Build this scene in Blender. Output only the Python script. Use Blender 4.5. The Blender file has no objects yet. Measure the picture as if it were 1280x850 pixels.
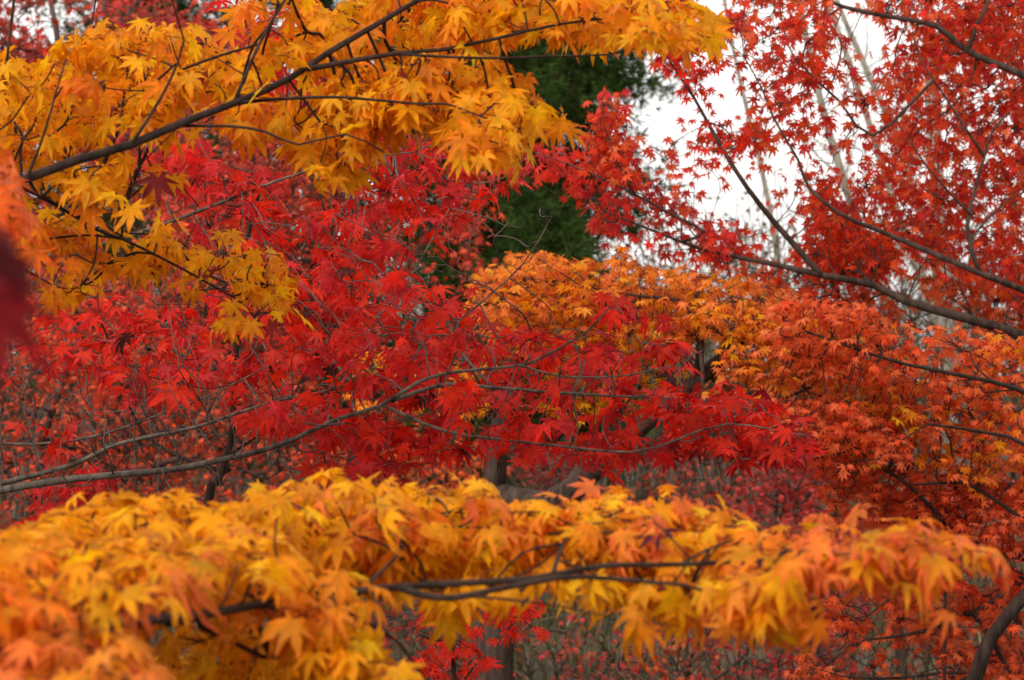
import bpy, math, random
import numpy as np
from mathutils import Vector

# ---------------------------------------------------------------- camera, sky, sun, exposure
scene = bpy.context.scene
col = scene.collection
F = 3022.0                      # focal length in photograph pixels (85 mm on a 36 mm sensor, 1280 wide)
CAMZ = 1.6
PITCH = math.atan(95.0 / F)     # horizon a little under the middle of the picture
cam_d = bpy.data.cameras.new('camera')
cam = bpy.data.objects.new('camera', cam_d)
col.objects.link(cam)
cam.location = (0, 0, CAMZ)
cam.rotation_euler = (math.pi / 2 + PITCH, 0, 0)
cam_d.lens = 85
cam_d.sensor_width = 36
cam_d.clip_start = 0.05
cam_d.clip_end = 3000
cam_d.dof.use_dof = True
cam_d.dof.focus_distance = 5.0
cam_d.dof.aperture_fstop = 11.0
scene.camera = cam

SUN_EL, SUN_AZ = 38, 215
world = bpy.data.worlds.new("World")
scene.world = world
world.use_nodes = True
wn, wl = world.node_tree.nodes, world.node_tree.links
bg = wn['Background']
bg.inputs['Strength'].default_value = 0.1
sky = wn.new('ShaderNodeTexSky')
sky.sky_type = 'NISHITA'
sky.sun_disc = False
sky.sun_elevation = math.radians(SUN_EL)
sky.sun_rotation = math.radians(SUN_AZ)
sky.dust_density = 4.0
tc = wn.new('ShaderNodeTexCoord')
cn = wn.new('ShaderNodeTexNoise')
cn.inputs['Scale'].default_value = 2.5
cn.inputs['Detail'].default_value = 5
cr = wn.new('ShaderNodeValToRGB')
cr.color_ramp.elements[0].position = 0.3
cr.color_ramp.elements[0].color = (0.78, 0.80, 0.84, 1)
cr.color_ramp.elements[1].position = 0.7
cr.color_ramp.elements[1].color = (1, 1, 1, 1)
mul = wn.new('ShaderNodeMixRGB'); mul.blend_type = 'MULTIPLY'; mul.inputs[0].default_value = 1
mul.inputs[2].default_value = (10.4, 9.9, 9.3, 1)
mx = wn.new('ShaderNodeMixRGB'); mx.inputs[0].default_value = 0.93
wl.new(tc.outputs['Generated'], cn.inputs['Vector'])
wl.new(cn.outputs['Fac'], cr.inputs['Fac'])
wl.new(cr.outputs['Color'], mul.inputs[1])
wl.new(sky.outputs['Color'], mx.inputs[1])
wl.new(mul.outputs['Color'], mx.inputs[2])
wl.new(mx.outputs['Color'], bg.inputs['Color'])

sun_d = bpy.data.lights.new('sun', 'SUN')
sun_d.energy = 1.5
sun_d.angle = math.radians(25)
sun_d.color = (1.0, 0.95, 0.87)
sun = bpy.data.objects.new('sun', sun_d)
col.objects.link(sun)
_a, _e = math.radians(SUN_AZ), math.radians(SUN_EL)
sdir = Vector((math.sin(_a) * math.cos(_e), math.cos(_a) * math.cos(_e), math.sin(_e)))
sun.rotation_euler = sdir.to_track_quat('Z', 'Y').to_euler()
sun.location = (0, 0, 30)

vs = scene.view_settings
vs.view_transform = 'Standard'
vs.look = 'None'
vs.exposure = 0.68
vs.gamma = 1.0
vs.use_curve_mapping = False
scene.cycles.max_bounces = 8
scene.cycles.diffuse_bounces = 4
scene.cycles.transmission_bounces = 5
scene.cycles.glossy_bounces = 2
scene.cycles.caustics_reflective = False
scene.cycles.caustics_refractive = False

# ---------------------------------------------------------------- helpers
_cp, _sp = math.cos(PITCH), math.sin(PITCH)
FWD = np.array((0, _cp, _sp)); UP = np.array((0, -_sp, _cp)); RIGHT = np.array((1.0, 0, 0))


def at(px, py, d):
    """point of the place seen at a pixel of the photograph, d metres along the view axis"""
    px, py, d = np.asarray(px, float), np.asarray(py, float), np.asarray(d, float)
    v = FWD + ((px - 640) / F)[..., None] * RIGHT - ((py - 425) / F)[..., None] * UP
    return np.array((0, 0, CAMZ)) + d[..., None] * v


def ground_z(x, y):
    x, y = np.asarray(x, float), np.asarray(y, float)
    r = np.clip(y - 15, 0, 70)
    z = 0.045 * r * r / (r + 8) + 0.0
    z = z + 0.05 * np.sin(x * 0.9 + y * 0.5) + 0.04 * np.sin(x * 0.37 - y * 0.8)
    return z + np.clip(y - 85, 0, 1e9) * 0.006 * (1 + 0.5 * np.sin(x * 0.01))


def unit(v):
    return v / np.maximum(np.linalg.norm(v, axis=-1, keepdims=True), 1e-9)


def mesh_obj(name, V, faces_flat, sizes, mat, parent=None, colors=None, smooth=True):
    me = bpy.data.meshes.new(name)
    V = np.asarray(V, np.float32)
    sizes = np.asarray(sizes, np.int32)
    me.vertices.add(len(V)); me.vertices.foreach_set('co', V.ravel())
    me.loops.add(len(faces_flat)); me.loops.foreach_set('vertex_index', np.asarray(faces_flat, np.int32))
    me.polygons.add(len(sizes))
    st = np.zeros(len(sizes), np.int32); st[1:] = np.cumsum(sizes)[:-1]
    me.polygons.foreach_set('loop_start', st)
    me.polygons.foreach_set('loop_total', sizes)
    me.polygons.foreach_set('use_smooth', np.full(len(sizes), smooth))
    if colors is not None:
        a = me.color_attributes.new('leaf_color', 'FLOAT_COLOR', 'POINT')
        c = np.ones((len(V), 4), np.float32); c[:, :3] = colors
        a.data.foreach_set('color', c.ravel())
    me.materials.append(mat)
    me.update(calc_edges=True)
    me.validate()
    o = bpy.data.objects.new(name, me)
    col.objects.link(o)
    if parent is not None:
        o.parent = parent
    return o


class Acc:
    """collects vertices and faces of one part"""
    def __init__(s):
        s.V, s.L, s.S, s.C, s.n = [], [], [], [], 0

    def add(s, V, L, S, C=None):
        s.V.append(V); s.L.append(np.asarray(L) + s.n); s.S.append(S); s.n += len(V)
        if C is not None:
            s.C.append(C)

    def build(s, name, mat, parent=None):
        if not s.n:
            return None
        C = np.concatenate(s.C) if s.C else None
        return mesh_obj(name, np.concatenate(s.V), np.concatenate(s.L), np.concatenate(s.S), mat, parent, C)


def tube(P, R, sides=6, rough=0.0, rng=None):
    P = np.asarray(P, float); R = np.asarray(R, float); n = len(P)
    T = unit(np.gradient(P, axis=0))
    ref = np.array((0.13, 0.31, 0.94)) if abs(unit(P[-1] - P[0])[2]) < 0.8 else np.array((0.94, 0.21, 0.13))
    U = unit(np.cross(T, ref)); W = np.cross(T, U)
    a = np.linspace(0, 2 * math.pi, sides, endpoint=False)
    rr = R[:, None] * np.ones(sides)
    if rough and rng is not None:
        rr = rr * (1 + rough * rng.uniform(-1, 1, rr.shape))
    V = P[:, None] + rr[..., None] * (np.cos(a)[None, :, None] * U[:, None] + np.sin(a)[None, :, None] * W[:, None])
    V = V.reshape(-1, 3)
    i = np.arange(n - 1)[:, None] * sides; j = np.arange(sides)[None]; k = (j + 1) % sides
    L = np.stack([i + j, i + k, i + sides + k, i + sides + j], -1).reshape(-1)
    S = np.full((n - 1) * sides, 4)
    V = np.concatenate([V, P[:1], P[-1:]])
    c0, c1 = n * sides, n * sides + 1
    caps = []
    for q in range(sides):
        caps += [c0, (q + 1) % sides, q, c1, (n - 1) * sides + q, (n - 1) * sides + (q + 1) % sides]
    return V, np.concatenate([L, caps]), np.concatenate([S, np.full(2 * sides, 3)])


def smooth_path(P, step=None, sub=4, extra=None):
    """Catmull-Rom through the rows of P (further columns, e.g. radius, ride along)"""
    P = np.asarray(P, float)
    if len(P) < 2:
        return P
    Q = np.concatenate([2 * P[:1] - P[1:2], P, 2 * P[-1:] - P[-2:-1]])
    out = []
    for i in range(1, len(Q) - 2):
        m = sub if step is None else max(2, int(np.linalg.norm(Q[i + 1, :3] - Q[i, :3]) / step))
        t = np.linspace(0, 1, m, endpoint=False)[:, None]
        a, b, c, d = Q[i - 1], Q[i], Q[i + 1], Q[i + 2]
        out.append(0.5 * (2 * b + (c - a) * t + (2 * a - 5 * b + 4 * c - d) * t * t + (3 * b - a - 3 * c + d) * t ** 3))
    out.append(Q[-2:-1])
    return np.concatenate(out)


# ---------------------------------------------------------------- materials
def new_mat(name):
    m = bpy.data.materials.new(name); m.use_nodes = True
    return m, m.node_tree.nodes, m.node_tree.links


def leaf_material(name, trans=0.56, rough=0.45, spec=0.16, mott=60.0, mott_amt=0.25):
    m, n, l = new_mat(name)
    p = n['Principled BSDF']; out = n['Material Output']
    at_ = n.new('ShaderNodeVertexColor'); at_.layer_name = 'leaf_color'
    t = n.new('ShaderNodeTexCoord')
    nz = n.new('ShaderNodeTexNoise'); nz.inputs['Scale'].default_value = mott; nz.inputs['Detail'].default_value = 4
    l.new(t.outputs['Object'], nz.inputs['Vector'])
    mr = n.new('ShaderNodeMapRange')
    mr.inputs['From Min'].default_value = 0.3; mr.inputs['From Max'].default_value = 0.7
    mr.inputs['To Min'].default_value = 1 - mott_amt; mr.inputs['To Max'].default_value = 1 + mott_amt
    l.new(nz.outputs['Fac'], mr.inputs['Value'])
    sc = n.new('ShaderNodeVectorMath'); sc.operation = 'SCALE'
    l.new(at_.outputs['Color'], sc.inputs[0]); l.new(mr.outputs['Result'], sc.inputs['Scale'])
    l.new(sc.outputs[0], p.inputs['Base Color'])
    p.inputs['Roughness'].default_value = rough
    p.inputs['Specular IOR Level'].default_value = spec
    bp = n.new('ShaderNodeBump'); bp.inputs['Strength'].default_value = 0.25; bp.inputs['Distance'].default_value = 0.002
    n2 = n.new('ShaderNodeTexNoise'); n2.inputs['Scale'].default_value = 150; n2.inputs['Detail'].default_value = 3
    l.new(t.outputs['Object'], n2.inputs['Vector'])
    l.new(n2.outputs['Fac'], bp.inputs['Height']); l.new(bp.outputs['Normal'], p.inputs['Normal'])
    tr = n.new('ShaderNodeBsdfTranslucent')
    l.new(sc.outputs[0], tr.inputs['Color'])
    mix = n.new('ShaderNodeMixShader'); mix.inputs[0].default_value = trans
    l.new(p.outputs[0], mix.inputs[1]); l.new(tr.outputs[0], mix.inputs[2])
    l.new(mix.outputs[0], out.inputs['Surface'])
    return m


def bark_material(name, c0, c1, scale=25.0, rough=0.85, bump=0.5, stretch=5.0):
    m, n, l = new_mat(name)
    p = n['Principled BSDF']
    t = n.new('ShaderNodeTexCoord')
    mp = n.new('ShaderNodeMapping'); mp.inputs['Scale'].default_value = (1, 1, 1.0 / stretch)
    nz = n.new('ShaderNodeTexNoise'); nz.inputs['Scale'].default_value = scale; nz.inputs['Detail'].default_value = 7
    nz.inputs['Roughness'].default_value = 0.65
    l.new(t.outputs['Object'], mp.inputs['Vector']); l.new(mp.outputs[0], nz.inputs['Vector'])
    r = n.new('ShaderNodeValToRGB')
    r.color_ramp.elements[0].position = 0.35; r.color_ramp.elements[0].color = (*c0, 1)
    r.color_ramp.elements[1].position = 0.68; r.color_ramp.elements[1].color = (*c1, 1)
    l.new(nz.outputs['Fac'], r.inputs['Fac']); l.new(r.outputs['Color'], p.inputs['Base Color'])
    p.inputs['Roughness'].default_value = rough
    p.inputs['Specular IOR Level'].default_value = 0.15
    b = n.new('ShaderNodeBump'); b.inputs['Strength'].default_value = bump; b.inputs['Distance'].default_value = 0.006
    l.new(nz.outputs['Fac'], b.inputs['Height']); l.new(b.outputs['Normal'], p.inputs['Normal'])
    return m


M_LEAF = leaf_material('maple_leaf')
M_FAR = leaf_material('far_leaf', trans=0.3, rough=0.6, spec=0.3, mott=6.0)
M_NEEDLE = leaf_material('cedar_needle', trans=0.2, rough=0.75, spec=0.08, mott=4.0, mott_amt=0.4)
M_DRY = leaf_material('dry_grass', trans=0.25, rough=0.8, spec=0.1, mott=2.0)
B_DARK = bark_material('dark_maple_bark', (0.012, 0.007, 0.005), (0.050, 0.030, 0.022), 40)
B_MID = bark_material('umber_maple_bark', (0.025, 0.016, 0.012), (0.09, 0.06, 0.047), 40)
B_GREY = bark_material('grey_maple_bark', (0.035, 0.026, 0.021), (0.17, 0.14, 0.115), 45)
B_BROWN = bark_material('brown_maple_bark', (0.045, 0.028, 0.022), (0.15, 0.10, 0.08), 30)
B_GLARE = bark_material('glare_paled_bark', (0.22, 0.19, 0.15), (0.45, 0.41, 0.34), 12)  # grey-brown bark, glare of the white sky painted in as a paler colour
B_CEDAR = bark_material('cedar_bark', (0.03, 0.018, 0.012), (0.09, 0.055, 0.04), 14, stretch=10)


# ---------------------------------------------------------------- leaf shapes
def maple_shape(detail=2, lobes=7, width=0.25, splay=1.0):
    """flat maple leaf: x across, y along the middle lobe, third value = height profile of the folded lobes, fourth = 0 at the base to 1 at the tips"""
    if lobes == 7:
        ang = np.radians(np.array([-125, -78, -38, 0, 38, 78, 125.0]) * splay); ln = np.array([.42, .74, .95, 1.0, .95, .74, .42])
    else:
        ang = np.radians(np.array([-88, -42, 0, 42, 88.0]) * splay); ln = np.array([.6, .9, 1.0, .9, .6])
    V = [(0, 0, 0, 0)]; faces = []

    def add(r, a, z, t):
        V.append((r * math.sin(a), r * math.cos(a), z, t)); return len(V) - 1
    nt = []
    k = len(ang)
    for i in range(k + 1):
        if i == 0: a, r = ang[0] - math.radians(22), 0.13
        elif i == k: a, r = ang[-1] + math.radians(22), 0.13
        else: a, r = 0.5 * (ang[i - 1] + ang[i]), 0.30 * 0.5 * (ln[i - 1] + ln[i]) + 0.05
        nt.append(add(r, a, 0.03, 0.3))
    for i in range(k):
        a, L = ang[i], ln[i]
        if detail >= 2:
            w = width * L * 0.5
            d = math.atan2(w, 0.52 * L); rs = math.hypot(w, 0.52 * L)
            sl = add(rs, a - d, 0.045, 0.6); sr = add(rs, a + d, 0.045, 0.6)
            d2 = math.atan2(w * 0.42, 0.8 * L); r2 = math.hypot(w * 0.42, 0.8 * L)
            ul = add(r2, a - d2, 0.02, 0.85); ur = add(r2, a + d2, 0.02, 0.85)
            m = add(0.55 * L, a, -0.005, 0.5); t = add(L, a, 0, 1.0)
            faces += [(0, nt[i], sl, m), (m, sl, ul, t), (0, m, sr, nt[i + 1]), (m, t, ur, sr)]
        else:
            t = add(L, a, -0.02, 1.0)
            faces += [(0, nt[i], t, nt[i + 1])]
    V = np.array(V)
    S = np.array([len(f) for f in faces]); Lp = np.concatenate([np.array(f) for f in faces])
    return V, Lp, S


SHAPES = {'near': maple_shape(2), 'mid': maple_shape(2, 7, 0.24), 'far': maple_shape(1), 'dot': maple_shape(1, 5)}


def _needles():
    V = []; F_ = []
    rg = np.random.default_rng(3)
    for q in range(9):
        a = rg.uniform(-1.0, 1.0); e = rg.uniform(-0.7, 0.7); w = 0.055
        L = rg.uniform(0.7, 1.0)
        d = np.array((math.sin(a) * math.cos(e), math.cos(a) * math.cos(e), math.sin(e)))
        s = unit(np.cross(d, rg.normal(size=3))) * w
        b = len(V)
        for p_, t_ in ((s * 0.6, 0.2), (d * L, 1), (-s * 0.6, 0.2)):
            V.append((*p_, t_))
        F_ += [b, b + 1, b + 2]
    return np.array(V), np.array(F_), np.full(9, 3)


SHAPES['needle'] = _needles()


def noise3(P, freq, rng):
    P = np.asarray(P) * freq
    v = 0
    for q in range(4):
        k = rng.normal(size=3) * (1 + 0.6 * q)
        v = v + np.sin(P @ k + rng.uniform(0, 6.28)) / (1 + 0.4 * q)
    return np.clip(0.5 + 0.28 * v, 0, 1)


def add_leaves(acc, P, spec, rng, petiole=True):
    """hang spec['k'] leaves at every row of P"""
    k = spec.get('k', 3)
    if k == 0 or len(P) == 0:
        return
    cnt = rng.poisson(k, len(P)) if k < 1 else np.maximum(1, rng.poisson(k, len(P)))
    B = np.repeat(P, cnt, axis=0); N = len(B)
    if N == 0:
        return
    size = spec.get('size', 0.036) * np.exp(rng.normal(0, 0.16, N))      # length of the middle lobe
    V0, L0, S0 = SHAPES[spec.get('shape', 'near')]
    az = rng.uniform(0, 2 * math.pi, N)
    h = np.stack([np.cos(az), np.sin(az), np.zeros(N)], 1)
    h[:, 1] -= spec.get('bias', 0.5)
    h[:, 0] += spec.get('side', 0.0)
    h = unit(h)
    th = np.radians(rng.normal(spec.get('droop', 50), spec.get('dsd', 20), N))
    zz = np.array((0, 0, 1.0))
    ax = h * np.cos(th)[:, None] - zz * np.sin(th)[:, None]
    nn = h * np.sin(th)[:, None] + zz * np.cos(th)[:, None]
    ro = np.radians(rng.normal(0, spec.get('roll', 24), N))
    side = np.cross(ax, nn)
    n2 = nn * np.cos(ro)[:, None] + side * np.sin(ro)[:, None]
    sd = np.cross(ax, n2)
    pl = size * rng.uniform(0.45, 1.0, N) * spec.get('pet', 1.0)
    pdir = unit(h * 1.0 + np.array((0, 0, -0.15)) + rng.normal(0, 0.25, (N, 3)))
    B0 = B + rng.normal(0, spec.get('jit', 0.006), (N, 3))
    base = B0 + pdir * pl[:, None]
    r2 = V0[:, 0] ** 2 + V0[:, 1] ** 2
    curl = rng.gamma(2.0, spec.get('curl', 0.11), N)
    fold = rng.uniform(0.4, 2.2, N) * np.sign(rng.uniform(-0.25, 1, N))
    tw = rng.normal(0, 0.16, N)
    cup = rng.normal(0.06, 0.14, N)
    sx = rng.uniform(0.86, 1.1, N)
    Z = V0[None, :, 2] * fold[:, None] - curl[:, None] * r2[None] + tw[:, None] * (V0[:, 0] * V0[:, 1])[None] - cup[:, None] * (V0[:, 0] ** 2)[None]
    # droop of the outer lobes pulls them in a little
    X = V0[None, :, 0] * (1 - 0.35 * curl[:, None] * r2[None]) * sx[:, None] + rng.normal(0, 0.02, (N, len(V0)))
    Y = V0[None, :, 1] * (1 - 0.35 * curl[:, None] * r2[None]) + rng.normal(0, 0.02, (N, len(V0)))
    X[:, 0] = 0; Y[:, 0] = 0
    V = base[:, None] + size[:, None, None] * (X[..., None] * sd[:, None] + Y[..., None] * ax[:, None] + Z[..., None] * n2[:, None])
    # leaf pigment: leaf by leaf along the palette in patches, redder or browner tips
    pal = spec['pal']
    u = spec.get('mix', 0.5) * rng.uniform(0, 1, N) + (1 - spec.get('mix', 0.5)) * noise3(base, spec.get('freq', 6.0), rng)
    if 'trend' in spec:
        u = u + spec['trend'](base)
    u = np.clip(u, 0, 0.999)
    odd = rng.uniform(0, 1, N) < spec.get('odd', 0.02)
    K = len(pal) - 1
    fi = u * K; i0 = fi.astype(int); fr = (fi - i0)[:, None]
    pb = np.array([p[0] for p in pal]); pt = np.array([p[1] for p in pal])
    cb = pb[i0] * (1 - fr) + pb[i0 + 1] * fr
    ct = pt[i0] * (1 - fr) + pt[i0 + 1] * fr
    oc = np.array(spec.get('oddc', (0.07, 0.018, 0.016)))
    cb[odd] = oc; ct[odd] = oc * 0.8
    br = np.exp(rng.normal(0, 0.12, N))[:, None]
    cb, ct = cb * br, ct * br
    t = (V0[:, 3] ** 1.6)[None, :, None]
    C = cb[:, None] * (1 - t) + ct[:, None] * t
    C = C * np.exp(rng.normal(0, 0.06, C.shape[:2]))[..., None]
    nv = len(V0)
    L = (L0[None] + (np.arange(N) * nv)[:, None]).reshape(-1)
    acc.add(V.reshape(-1, 3), L, np.tile(S0, N), np.clip(C.reshape(-1, 3), 0, 0.9))
    if petiole:
        w = size * 0.022
        s1 = unit(np.cross(pdir, (0.3, 0.2, 0.9))); s2 = np.cross(pdir, s1)
        a = [s1, -0.5 * s1 + 0.87 * s2, -0.5 * s1 - 0.87 * s2]
        mid = 0.5 * (B0 + base) + np.array((0, 0, 1)) * (0.12 * pl)[:, None]
        R = []
        for q in (B0, mid, base):
            for s in a:
                R.append(q + s * w[:, None])
        V = np.stack(R, 1)
        f = []
        for r_ in (0, 3):
            for q in range(3):
                f += [r_ + q, r_ + (q + 1) % 3, r_ + 3 + (q + 1) % 3, r_ + 3 + q]
        L = (np.array(f)[None] + (np.arange(N) * 9)[:, None]).reshape(-1)
        C = np.repeat(np.array(spec.get('petc', (0.22, 0.03, 0.02)))[None], N * 9, 0)
        acc.add(V.reshape(-1, 3), L, np.full(N * 6, 4), C)


def in_poly(px, py, poly):
    poly = np.asarray(poly, float); x0, y0 = poly[:, 0], poly[:, 1]
    x1, y1 = np.roll(x0, -1), np.roll(y0, -1)
    px, py = px[:, None], py[:, None]
    c = ((y0 > py) != (y1 > py)) & (px < (x1 - x0) * (py - y0) / (y1 - y0 + 1e-12) + x0)
    return c.sum(1) % 2 == 1


def sample_region(spec, rng):
    poly = np.asarray(spec['poly'], float); n = spec['n']
    lo, hi = poly.min(0), poly.max(0)
    out = np.zeros((0, 2))
    while len(out) < n * 3:
        q = rng.uniform(lo, hi, (n * 6, 2))
        ok = in_poly(q[:, 0], q[:, 1], poly)
        for h in spec.get('holes', []):
            ok &= ~in_poly(q[:, 0], q[:, 1], h)
        if spec.get('clump'):
            v = noise3(np.concatenate([q, 0 * q[:, :1]], 1), spec['clump'], np.random.default_rng(spec.get('cseed', 5)))
            ok &= rng.uniform(0, 1, len(q)) < np.clip((v - 0.3) * 2.5, 0.04, 1)
        out = np.concatenate([out, q[ok]])
    d = spec['d']
    if callable(d):
        dd = d(out[:, 0], out[:, 1]) + rng.normal(0, spec.get('dj', 0.1), len(out))
    else:
        dd = rng.uniform(d[0], d[1], len(out))
    P = at(out[:, 0], out[:, 1], dd)
    # keep a spread-out subset
    keep = []; md = spec.get('md', None)
    if md is None:
        return P[:n]
    K = np.zeros((0, 3))
    for p in P:
        if len(keep) >= n: break
        if len(K) == 0 or ((K - p) ** 2).sum(1).min() > md * md:
            keep.append(p); K = np.array(keep)
    return K


# ---------------------------------------------------------------- trees
def tag(o, label=None, cat=None, group=None, kind=None):
    if label: o['label'] = label
    if cat: o['category'] = cat
    if group: o['group'] = group
    if kind: o['kind'] = kind


def grow(limb_nodes, limb_of, limb_rad, P, w=0.6):
    """join the points P to the limbs the way twigs fork: cheapest link first"""
    M, N = len(limb_nodes), len(P)
    allp = np.concatenate([limb_nodes, P])
    best = np.full(N, np.inf); par = np.full(N, -1)
    for i in range(0, N, 512):
        D = np.linalg.norm(P[i:i + 512, None] - limb_nodes[None], axis=2)
        j = D.argmin(1); best[i:i + 512] = D[np.arange(len(j)), j]; par[i:i + 512] = j
    pl = np.zeros(M + N)
    done = np.zeros(N, bool); order = []
    for _ in range(N):
        b = np.where(done, np.inf, best); i = int(b.argmin())
        done[i] = True; order.append(i)
        p = par[i]
        pl[M + i] = pl[p] + np.linalg.norm(P[i] - allp[p])
        c = np.linalg.norm(P - P[i], axis=1) + w * pl[M + i]
        up = (c < best) & ~done
        best[up] = c[up]; par[up] = M + i
    root = np.zeros(M + N, int); root[:M] = np.arange(M)
    for i in order: root[M + i] = root[par[i]]
    cnt = np.ones(M + N); cnt[:M] = 0
    for i in reversed(order): cnt[par[i]] += cnt[M + i]
    kids = {}
    for i in order: kids.setdefault(par[i], []).append(M + i)
    chains = []
    stack = [(p, c) for p in kids if p < M for c in kids[p]]
    while stack:
        p, c = stack.pop()
        ch = [p, c]
        while c in kids:
            ks = sorted(kids[c], key=lambda q: -cnt[q])
            for q in ks[1:]: stack.append((c, q))
            c = ks[0]; ch.append(c)
        chains.append(ch)
    return allp, chains, cnt, root[M:]


def build_tree(name, label, trunk, limbs, fol, bark, seed=1, group=None, cat='tree', leaf_mat=None, tw=(0.0010, 0.34),
               petiole=True, sub=3, sides=5, wob=0.003, trunk_bark=None, rough=0.05, limb_label=None):
    """trunk: [(px, py, d, diameter px)...] from the foot up; limbs: [([(px, py, d)...], d0 px, d1 px)...]; fol: foliage regions"""
    rng = np.random.default_rng(seed)
    tp = np.array([np.append(at(a, b, c), 0.5 * w * c / F) for a, b, c, w in trunk])
    x, y = tp[0, 0], tp[0, 1]
    gz = float(ground_z(x, y))
    if tp[0, 2] > gz + 0.02:
        foot = np.array([[x, y, gz - 0.05, tp[0, 3] * 1.25], [x, y, gz + 0.12, tp[0, 3] * 1.08]])
        if tp[0, 2] < gz + 0.4: foot = foot[:1]
        tp = np.concatenate([foot, tp])
    path = smooth_path(tp, step=0.12)
    path[:, 3] = np.maximum(path[:, 3], 0.002)
    root = bpy.data.objects.new(name, None)
    col.objects.link(root)
    org = np.array((x, y, gz))
    root.location = org
    tag(root, label, cat, group)
    acc = Acc()
    V, L, S = tube(path[:, :3] - org, path[:, 3], 12, rough, rng)
    acc.add(V, L, S)
    acc.build('trunk', trunk_bark or bark, root)
    samp_p, samp_l, samp_r = [path[:, :3]], [np.full(len(path), -1)], [path[:, 3]]
    limb_acc = []
    for li, (pts, w0, w1) in enumerate(limbs):
        Q = np.array([at(*p) for p in pts])
        dm = np.array([p[2] for p in pts])
        s = np.concatenate([[0], np.cumsum(np.linalg.norm(np.diff(Q, axis=0), axis=1))]); s /= s[-1]
        ww = (w0 * (1 - s) + w1 * s) * dm / F * 0.5
        A = np.concatenate(samp_p); AR = np.concatenate(samp_r)
        j = np.linalg.norm(A - Q[0], axis=1).argmin()
        if np.linalg.norm(A[j] - Q[0]) > 0.01:
            Q = np.concatenate([A[j][None], Q]); ww = np.concatenate([[max(ww[0], min(AR[j] * 0.7, ww[0] * 1.4))], ww])
        pth = smooth_path(np.concatenate([Q, ww[:, None]], 1), step=0.035 if dm.mean() < 6 else 0.08)
        jit = np.cumsum(rng.normal(0, 1, (len(pth), 3)), 0)
        pth[:, :3] += wob * 0.12 * (jit - np.linspace(0, 1, len(pth))[:, None] * jit[-1])
        pth[:, 3] = np.maximum(pth[:, 3], 0.0007)
        a = Acc()
        a.add(*tube(pth[:, :3] - org, pth[:, 3], 9, rough * 1.5, rng))
        limb_acc.append(a)
        samp_p.append(pth[:, :3]); samp_l.append(np.full(len(pth), li)); samp_r.append(pth[:, 3])
    sel = slice(1, None) if limbs else slice(0, None)
    LN = np.concatenate(samp_p[sel]); LO = np.concatenate(samp_l[sel]); LR = np.concatenate(samp_r[sel])
    if not limbs:
        up = LN[:, 2] > LN[:, 2].max() - 0.75 * (LN[:, 2].max() - gz); LN, LO, LR = LN[up], LO[up], LR[up]
        limb_acc = [Acc()]; LO = np.zeros(len(LN), int)
    Ps = [sample_region(f, rng) for f in fol]
    which = np.concatenate([np.full(len(p), i) for i, p in enumerate(Ps)])
    P = np.concatenate(Ps)
    allp, chains, cnt, rt = grow(LN, LO, LR, P)
    M = len(LN)
    r0, ex = tw
    for ch in chains:
        ids = np.array(ch)
        pp = allp[ids].copy()
        rr = r0 * np.maximum(cnt[ids], 1) ** ex
        if ids[0] < M:
            rr[0] = min(rr[1] * 1.15, LR[ids[0]] * 0.9); lim = LO[ids[0]]
        else:
            lim = LO[rt[ids[0] - M]]; rr[0] = min(rr[0] * 0.85, rr[1] * 1.2)
        mid = 0.5 * (pp[1:] + pp[:-1]); ln = np.linalg.norm(np.diff(pp, axis=0), axis=1)
        mid += rng.normal(0, 0.07, mid.shape) * ln[:, None]
        full = np.empty((len(pp) * 2 - 1, 4))
        full[0::2, :3] = pp; full[0::2, 3] = rr; full[1::2, :3] = mid; full[1::2, 3] = 0.5 * (rr[1:] + rr[:-1])
        q = smooth_path(full, sub=sub)
        limb_acc[lim].add(*tube(q[:, :3] - org, np.maximum(q[:, 3], r0 * 0.6), sides))
    lim_of = LO[rt]
    for li, a in enumerate(limb_acc):
        br = a.build('branch', bark, root)
        if br is None: continue
        if limb_label and li in limb_label: br['label'] = limb_label[li]
        fa = Acc()
        for fi, f in enumerate(fol):
            s = (which == fi) & (lim_of == li)
            add_leaves(fa, P[s] - org, f, rng, petiole)
        fa.build('foliage', leaf_mat or M_LEAF, br)
    return root

# ---------------------------------------------------------------- pigments (leaf middle, leaf tips)
YEL = ((0.90, 0.46, 0.007), (0.90, 0.37, 0.006))
GOLD = ((0.90, 0.36, 0.006), (0.88, 0.26, 0.006))
AMB = ((0.84, 0.23, 0.010), (0.78, 0.13, 0.012))
ORA = ((0.80, 0.15, 0.012), (0.72, 0.085, 0.014))
PINK = ((0.82, 0.21, 0.050), (0.76, 0.11, 0.050))
VERM = ((0.76, 0.095, 0.016), (0.66, 0.050, 0.016))
SCAR = ((0.78, 0.042, 0.013), (0.70, 0.028, 0.014))
CRIM = ((0.74, 0.018, 0.008), (0.64, 0.013, 0.010))
SALM = ((0.86, 0.20, 0.065), (0.80, 0.125, 0.055))
WINE = ((0.28, 0.007, 0.012), (0.22, 0.006, 0.014))
ROSE = ((0.55, 0.030, 0.034), (0.46, 0.020, 0.030))
RUST = ((0.44, 0.075, 0.020), (0.33, 0.040, 0.018))
OCH = ((0.68, 0.33, 0.006), (0.72, 0.25, 0.007))
BRICK = ((0.40, 0.038, 0.022), (0.32, 0.022, 0.020))

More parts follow.
